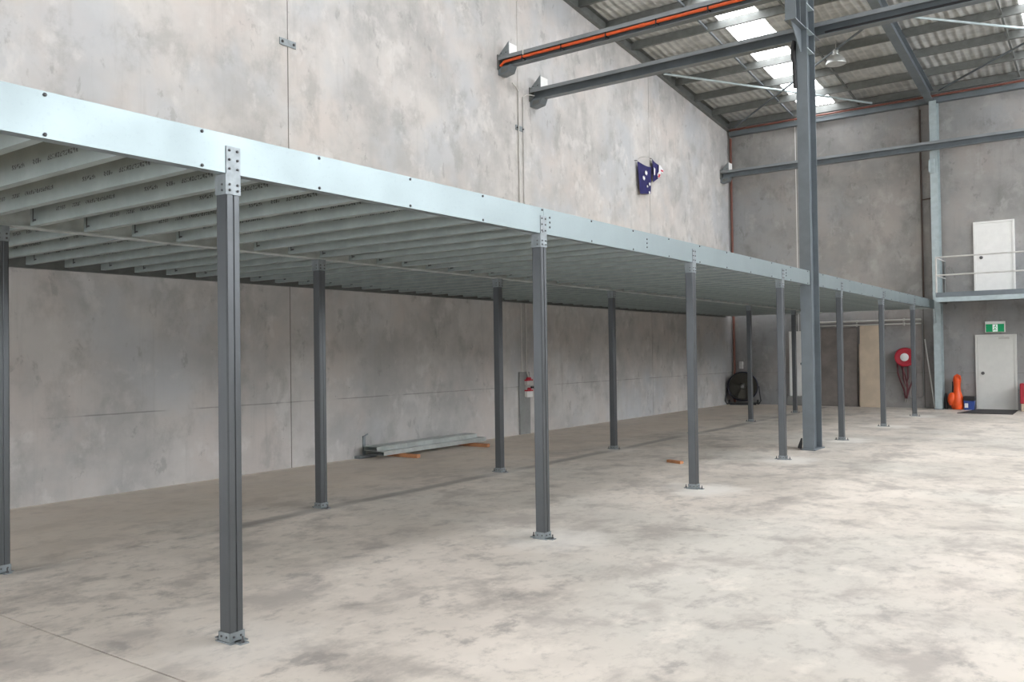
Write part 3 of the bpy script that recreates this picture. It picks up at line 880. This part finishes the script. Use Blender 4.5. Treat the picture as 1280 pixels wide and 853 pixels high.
# fire hose reel
hr = empty('fire_hose_reel', (5.24, D, 1.45), label='red fire hose reel with pale hub and hanging hose on the back wall', cat='hose reel')
MB().lathe([(0.25, -0.06), (0.27, -0.07), (0.275, -0.10), (0.275, -0.24), (0.265, -0.27), (0.24, -0.28), (0.20, -0.27), (0.12, -0.27)], (5.24, D, 1.46), 'y', 28).build('drum', 'red', hr, smooth=40)
MB().lathe([(0.115, -0.27), (0.115, -0.285), (0.09, -0.295)], (5.24, D, 1.46), 'y', 20).build('hub_plate', 'flagwhite', hr, smooth=40)
MB().box(5.18, 5.30, D - 0.06, D - 0.001, 1.25, 1.67).build('wall_bracket', 'darkred', hr)
for pts in ([(5.02, D - 0.18, 1.34), (5.03, D - 0.16, 1.0), (5.10, D - 0.13, 0.75), (5.17, D - 0.12, 0.55), (5.22, D - 0.1, 0.27)],
            [(5.46, D - 0.18, 1.34), (5.46, D - 0.16, 0.95), (5.40, D - 0.13, 0.75), (5.30, D - 0.12, 0.5), (5.25, D - 0.1, 0.27)],
            [(5.18, D - 0.2, 1.2), (5.19, D - 0.2, 0.85), (5.24, D - 0.18, 0.6), (5.30, D - 0.17, 0.85), (5.30, D - 0.17, 1.2)],
            [(5.12, D - 0.15, 1.22), (5.22, D - 0.14, 0.95), (5.28, D - 0.14, 0.65), (5.26, D - 0.12, 0.3)]):
    MB().tube(pts, 0.022, 8).build('hose', 'darkred', hr, smooth=60)
MB().tube([(5.24, D - 0.08, 0.30), (5.36, D - 0.06, 0.29), (5.60, D - 0.05, 0.30), (5.69, D - 0.05, 0.36), (5.69, D - 0.05, 2.40)], 0.016, 8).build('feed_pipe', 'steelbox', hr, smooth=50)
MB().cbox(5.18, 5.24, D - 0.08, D, 0.16, 0.30, 0.008).build('nozzle_holder', 'conduit', hr)

for z, r, lab in ((2.535, 0.03, 'upper of two grey pipes running along the back wall under the deck'), (2.42, 0.022, 'lower of two grey pipes running along the back wall under the deck')):
    t = empty('wall_pipe', (2.4, D, z), label=lab, cat='pipe')
    MB().tube([(2.35, D - 0.06, z), (5.66, D - 0.06, z)], r, 8).build('pipe', 'conduit', t, smooth=50)
    for x in (2.6, 3.9, 5.2):
        MB().box(x - 0.02, x + 0.02, D - 0.10, D, z - 0.045, z + 0.045).build('pipe_clip', 'conduit', t)
tag(MB().tube([(0.10, D - 0.09, 0.03), (0.10, D - 0.09, 8.6)], 0.038, 10).build('riser_pipe', 'redpipe', None, smooth=50), 'red-brown riser pipe standing in the far corner of the room', 'pipe')
tag(MB().tube([(0.14, D - 0.25, 8.835), (XR - 0.2, D - 0.25, 8.835)], 0.03, 8).build('sprinkler_pipe', 'redpipe', None, smooth=50), 'red-brown pipe running along the top of the back wall', 'pipe')
tag(MB().tube([(5.74, D - 0.05, 3.15), (5.74, D - 0.05, 8.55)], 0.02, 8).build('drop_pipe', 'brownpipe', None, smooth=50), 'thin brown pipe running down the back wall beside the pale column', 'pipe')
tag(MB().tube([(5.76, D - 0.05, 5.96), (6.04, D - 0.05, 5.98)], 0.02, 8).build('branch_pipe', 'brownpipe', None, smooth=50), 'short brown pipe reaching from the drop pipe to the pale column', 'pipe')
tag(MB().cbox(0.245, 0.37, D - 0.07, D, 1.13, 1.36, 0.01).build('wall_socket', 'conduit', None), 'small pale socket box on the wall above the drum fan', 'socket')

# sheets and pole leaning on the back wall
def lean(name, x0, x1, z1, y_foot, y_top, th, mat, lab, cat, parent=None):
    mb = MB()
    vs = [(x0, y_foot, 0), (x1, y_foot, 0), (x1, y_foot + th, 0), (x0, y_foot + th, 0), (x0, y_top, z1), (x1, y_top, z1), (x1, y_top + th, z1), (x0, y_top + th, z1)]
    mb.add(vs, [(0, 3, 2, 1), (4, 5, 6, 7), (0, 1, 5, 4), (1, 2, 6, 5), (2, 3, 7, 6), (3, 0, 4, 7)])
    return tag(mb.build(name, mat, parent), lab, cat)
lean('plywood_sheet', 4.0, 4.62, 2.40, D - 0.24, D - 0.12, 0.018, 'ply', 'tall pale plywood sheet leaning on the back wall between two posts', 'board')
lean('plywood_offcut', 3.96, 4.4, 1.86, D - 0.20, D - 0.118, 0.016, 'ply', 'shorter pale board tucked behind the tall plywood sheet', 'board')
t = lean('brown_sheet', 2.86, 3.9, 2.36, D - 0.14, D - 0.04, 0.014, 'browns', 'dull grey-brown sheet leaning on the back wall left of the plywood', 'board')
tag(MB().tube([(5.74, D - 0.03, 1.97), (6.02, D - 0.34, 0.02)], 0.018, 8).build('pole', 'white', None, smooth=50), 'thin white pole leaning against the back wall beside the pale column', 'pole')

# drum fan in the corner
fan = empty('drum_fan', (0.52, 26.3, 0), label='large dark drum fan on a wheeled tube stand in the far corner', cat='fan')
fc = (0.50, 26.36, 0.58)
ang = math.radians(18)
def rotz(pt):
    x, y, z = pt
    dx, dy = x - fc[0], y - fc[1]
    return (fc[0] + dx * math.cos(ang) - dy * math.sin(ang), fc[1] + dx * math.sin(ang) + dy * math.cos(ang), z)
def rbuild(mb, *a, **k):
    mb.v = [rotz(q) for q in mb.v]
    return mb.build(*a, **k)
R_ = 0.47
mb = MB()
n = 32
prof = [(R_ - 0.02, -0.17), (R_, -0.16), (R_, 0.16), (R_ - 0.02, 0.17), (R_ - 0.035, 0.16), (R_ - 0.035, -0.16), (R_ - 0.02, -0.17)]
vs, fs = [], []
for r, h in prof[:-1]:
    for k in range(n):
        a = 2 * math.pi * k / n
        vs.append((fc[0] + r * math.cos(a), fc[1] + h, fc[2] + r * math.sin(a)))
L = len(prof) - 1
for i in range(L):
    for k in range(n):
        fs.append((i * n + k, i * n + (k + 1) % n, ((i + 1) % L) * n + (k + 1) % n, ((i + 1) % L) * n + k))
rbuild(mb.add(vs, fs), 'drum', 'fanblue', fan, smooth=40)
rbuild(MB().lathe([(0.10, 0.13), (R_ - 0.04, 0.15), (R_ - 0.04, 0.16), (0.10, 0.14)], fc, 'y', 28), 'rear_guard', 'grille', fan, smooth=40)
gm = MB()
for r in [0.06 + 0.037 * i for i in range(11)]:
    gm.tube([(fc[0] + r * math.cos(2 * math.pi * k / 28), fc[1] - 0.165, fc[2] + r * math.sin(2 * math.pi * k / 28)) for k in range(28)], 0.005, 4, closed=True)
for k in range(8):
    a = math.pi * k / 4
    gm.tube([(fc[0] + 0.05 * math.cos(a), fc[1] - 0.17, fc[2] + 0.05 * math.sin(a)), (fc[0] + 0.45 * math.cos(a), fc[1] - 0.17, fc[2] + 0.45 * math.sin(a))], 0.006, 4)
rbuild(gm, 'grille', 'grille', fan)
rbuild(MB().lathe([(0.05, -0.185), (0.05, -0.16), (0.08, -0.10), (0.09, 0.12)], fc, 'y', 16), 'hub', 'steelbox', fan, smooth=40)
for k in range(3):
    a0 = 2 * math.pi * k / 3 + 0.4
    bm_ = MB()
    pr = []
    for s, w0, tw in ((0.09, 0.05, 0.05), (0.25, 0.13, 0.035), (0.41, 0.17, 0.02)):
        for sg_ in (-1, 1):
            a = a0 + sg_ * w0 / s * 0.8
            pr.append((fc[0] + s * math.cos(a), fc[1] + 0.0 + sg_ * tw, fc[2] + s * math.sin(a)))
    vs2 = pr + [(x, y + 0.006, z) for x, y, z in pr]
    fs2 = [(0, 1, 3, 2), (2, 3, 5, 4), (6, 8, 9, 7), (8, 10, 11, 9), (0, 2, 8, 6), (2, 4, 10, 8), (1, 7, 9, 3), (3, 9, 11, 5), (0, 6, 7, 1), (4, 5, 11, 10)]
    rbuild(bm_.add(vs2, fs2), 'blade', 'grille', fan, smooth=40)
for sx in (-1, 1):
    rbuild(MB().tube([(fc[0] + sx * 0.49, fc[1] - 0.02, fc[2]), (fc[0] + sx * 0.50, fc[1] - 0.02, 0.42), (fc[0] + sx * 0.54, fc[1] - 0.18, 0.12), (fc[0] + sx * 0.48, fc[1] - 0.2, 0.03), (fc[0] + sx * 0.48, fc[1] + 0.2, 0.03), (fc[0] + sx * 0.54, fc[1] + 0.16, 0.12), (fc[0] + sx * 0.50, fc[1], 0.40)], 0.017, 8), 'stand_tube', 'black_metal', fan, smooth=60)
rbuild(MB().box(fc[0] - 0.4, fc[0] + 0.4, fc[1] - 0.21, fc[1] - 0.13, 0.0, 0.06).box(fc[0] - 0.47, fc[0] + 0.47, fc[1] - 0.02, fc[1] + 0.02, 0.03, 0.07), 'base_bar', 'black', fan)
for sx in (-1, 1):
    rbuild(MB().lathe([(0.03, -0.03), (0.075, -0.03), (0.075, 0.03), (0.03, 0.03)], (fc[0] + sx * 0.44, fc[1] + 0.17, 0.076), 'x', 16), 'wheel', 'black', fan, smooth=40)

# things by the ground-floor door
og = empty('orange_case', (6.56, 26.5, 0), label='bright orange bulging plastic case with a tall neck beside the blue tub', cat='case')
MB().lathe([(0.02, 0.0), (0.13, 0.005), (0.155, 0.06), (0.16, 0.2), (0.15, 0.32), (0.12, 0.42), (0.095, 0.5), (0.085, 0.62), (0.095, 0.74), (0.105, 0.82), (0.09, 0.9), (0.06, 0.95), (0.01, 0.965)], (6.58, 26.50, 0), 'z', 20).build('body', 'orange_pl', og, smooth=60)
MB().lathe([(0.01, -0.02), (0.07, 0.0), (0.115, 0.09), (0.12, 0.18), (0.10, 0.28), (0.05, 0.34), (0.01, 0.35)], (6.46, 26.46, 0.12), 'z', 16).build('bulge', 'orange_pl', og, smooth=60)
MB().tube([(6.53, 26.40, 0.9), (6.60, 26.385, 0.97), (6.67, 26.40, 0.93), (6.67, 26.44, 0.84)], 0.022, 8).build('handle', 'orange_pl', og, smooth=60)
tag(MB().lathe([(0.02, 0.0), (0.045, 0.0), (0.055, 0.1), (0.05, 0.3), (0.035, 0.42), (0.01, 0.45)], (6.285, 26.56, 0), 'z', 14).build('black_bag', 'black', None, smooth=60), 'black bag slumped on the floor behind the pale column', 'bag')
tag(MB().tube([(6.42, 26.66, 0.02), (6.47, 26.70, 0.85)], 0.022, 8).lathe([(0.02, 0.0), (0.035, 0.02), (0.03, 0.3), (0.02, 0.32)], (6.455, 26.68, 0.45), 'z', 10).build('hand_tool', 'black', None, smooth=60), 'black handled tool standing between the black bag and orange case', 'tool')
bb = empty('blue_tub', (6.9, 26.5, 0), label='blue plastic tub with dark lid and white label beside the door', cat='tub')
MB().prism([(6.765, 0), (7.005, 0), (7.02, 0.25), (6.75, 0.25)], 'y', 26.38, 26.62).build('tub_body', 'blue', bb)
MB().cbox(6.74, 7.03, 26.36, 26.64, 0.25, 0.37, 0.015).build('lid', 'black', bb)
MB().cbox(6.775, 6.86, 26.373, 26.379, 0.06, 0.18, 0.002).build('label_sticker', 'white', bb)
tag(MB().prism([(6.80, 24.9), (8.06, 24.92), (8.02, 26.66), (7.06, 26.66)], 'z', 0.001, 0.014).build('door_mat', 'black', None), 'black rubber mat lying in front of the pale ground-floor door', 'mat')
rb = empty('red_box', (8.3, 26.5, 0), label='red box standing on a pale crate right of the ground-floor door', cat='box')
MB().cbox(8.10, 8.52, 26.28, 26.6, 0.20, 0.74, 0.015).build('box_body', 'red', rb)
MB().cbox(8.12, 8.5, 26.30, 26.6, 0.0, 0.20, 0.008).build('pale_base', 'ply', rb)

# ------------------------------------------------------------------ upper walkway
wk = empty('walkway', (7.6, 25.35, 2.95), label='steel upper walkway with pale pipe handrails below the white upper door', cat='walkway')
W0, W1, WX0, WX1 = 25.37, D - 0.005, 6.275, 13.0
MB().prism([(W0 + p, 2.945 + q) for p, q in c_profile(0.07, 0.125, 0.008, 0.012)], 'x', WX0, WX1).build('edge_channel', 'steel_lt', wk)
MB().box(WX0, WX1, W0, W0 + 0.008, 3.075, 3.20).build('kick_plate', 'steel', wk)
MB().box(WX0, WX1, W0 + 0.01, W1, 3.10, 3.15).build('floor_plate', 'steel', wk)
MB().box(WX0, WX0 + 0.06, W0 + 0.08, W1, 2.95, 3.09).build('side_channel', 'steel_dk', wk)
for y in (25.8, 26.25, 26.68):
    MB().box(WX0 + 0.07, WX1, y, y + 0.05, 2.99, 3.095).build('floor_bearer', 'steel_dk', wk)
for z in (4.15, 3.665):
    MB().tube([(WX0 + 0.02, W1, z), (WX0 + 0.02, W0 + 0.02, z), (WX1, W0 + 0.02, z)], 0.02, 8).build('handrail', 'conduit', wk, smooth=40)
for x in (WX0 + 0.02, 8.75, 10.9):
    MB().tube([(x, W0 + 0.02, 3.15), (x, W0 + 0.02, 4.15)], 0.021, 8).build('rail_post', 'conduit', wk, smooth=40)
MB().tube([(WX0 + 0.02, W1 - 0.05, 3.15), (WX0 + 0.02, W1 - 0.05, 4.15)], 0.021, 8).build('rail_post', 'steel_dk', wk, smooth=40)

# ------------------------------------------------------------------ high bay lamp
lp = empty('high_bay_lamp', (4.56, 22.5, 9.0), label='bell-shaped high bay lamp hanging from the roof beside the tall column', cat='lamp')
MB().lathe([(0.24, 8.98), (0.245, 9.0), (0.225, 9.07), (0.17, 9.15), (0.10, 9.20), (0.06, 9.21)], (4.56, 22.5, 0), 'z', 24).build('shade', 'alu', lp, smooth=40)
MB().lathe([(0.06, 9.205), (0.075, 9.23), (0.075, 9.33), (0.05, 9.36)], (4.56, 22.5, 0), 'z', 14).build('ballast', 'alu', lp, smooth=40)
MB().tube([(4.56, 22.5, 9.35), (4.56, 22.5, P(22.5) + 0.2)], 0.012, 6).build('hanger', 'conduit', lp)
MB().lathe([(0.22, 8.985), (0.21, 8.982)], (4.56, 22.5, 0), 'z', 20).build('lens', 'white', lp)
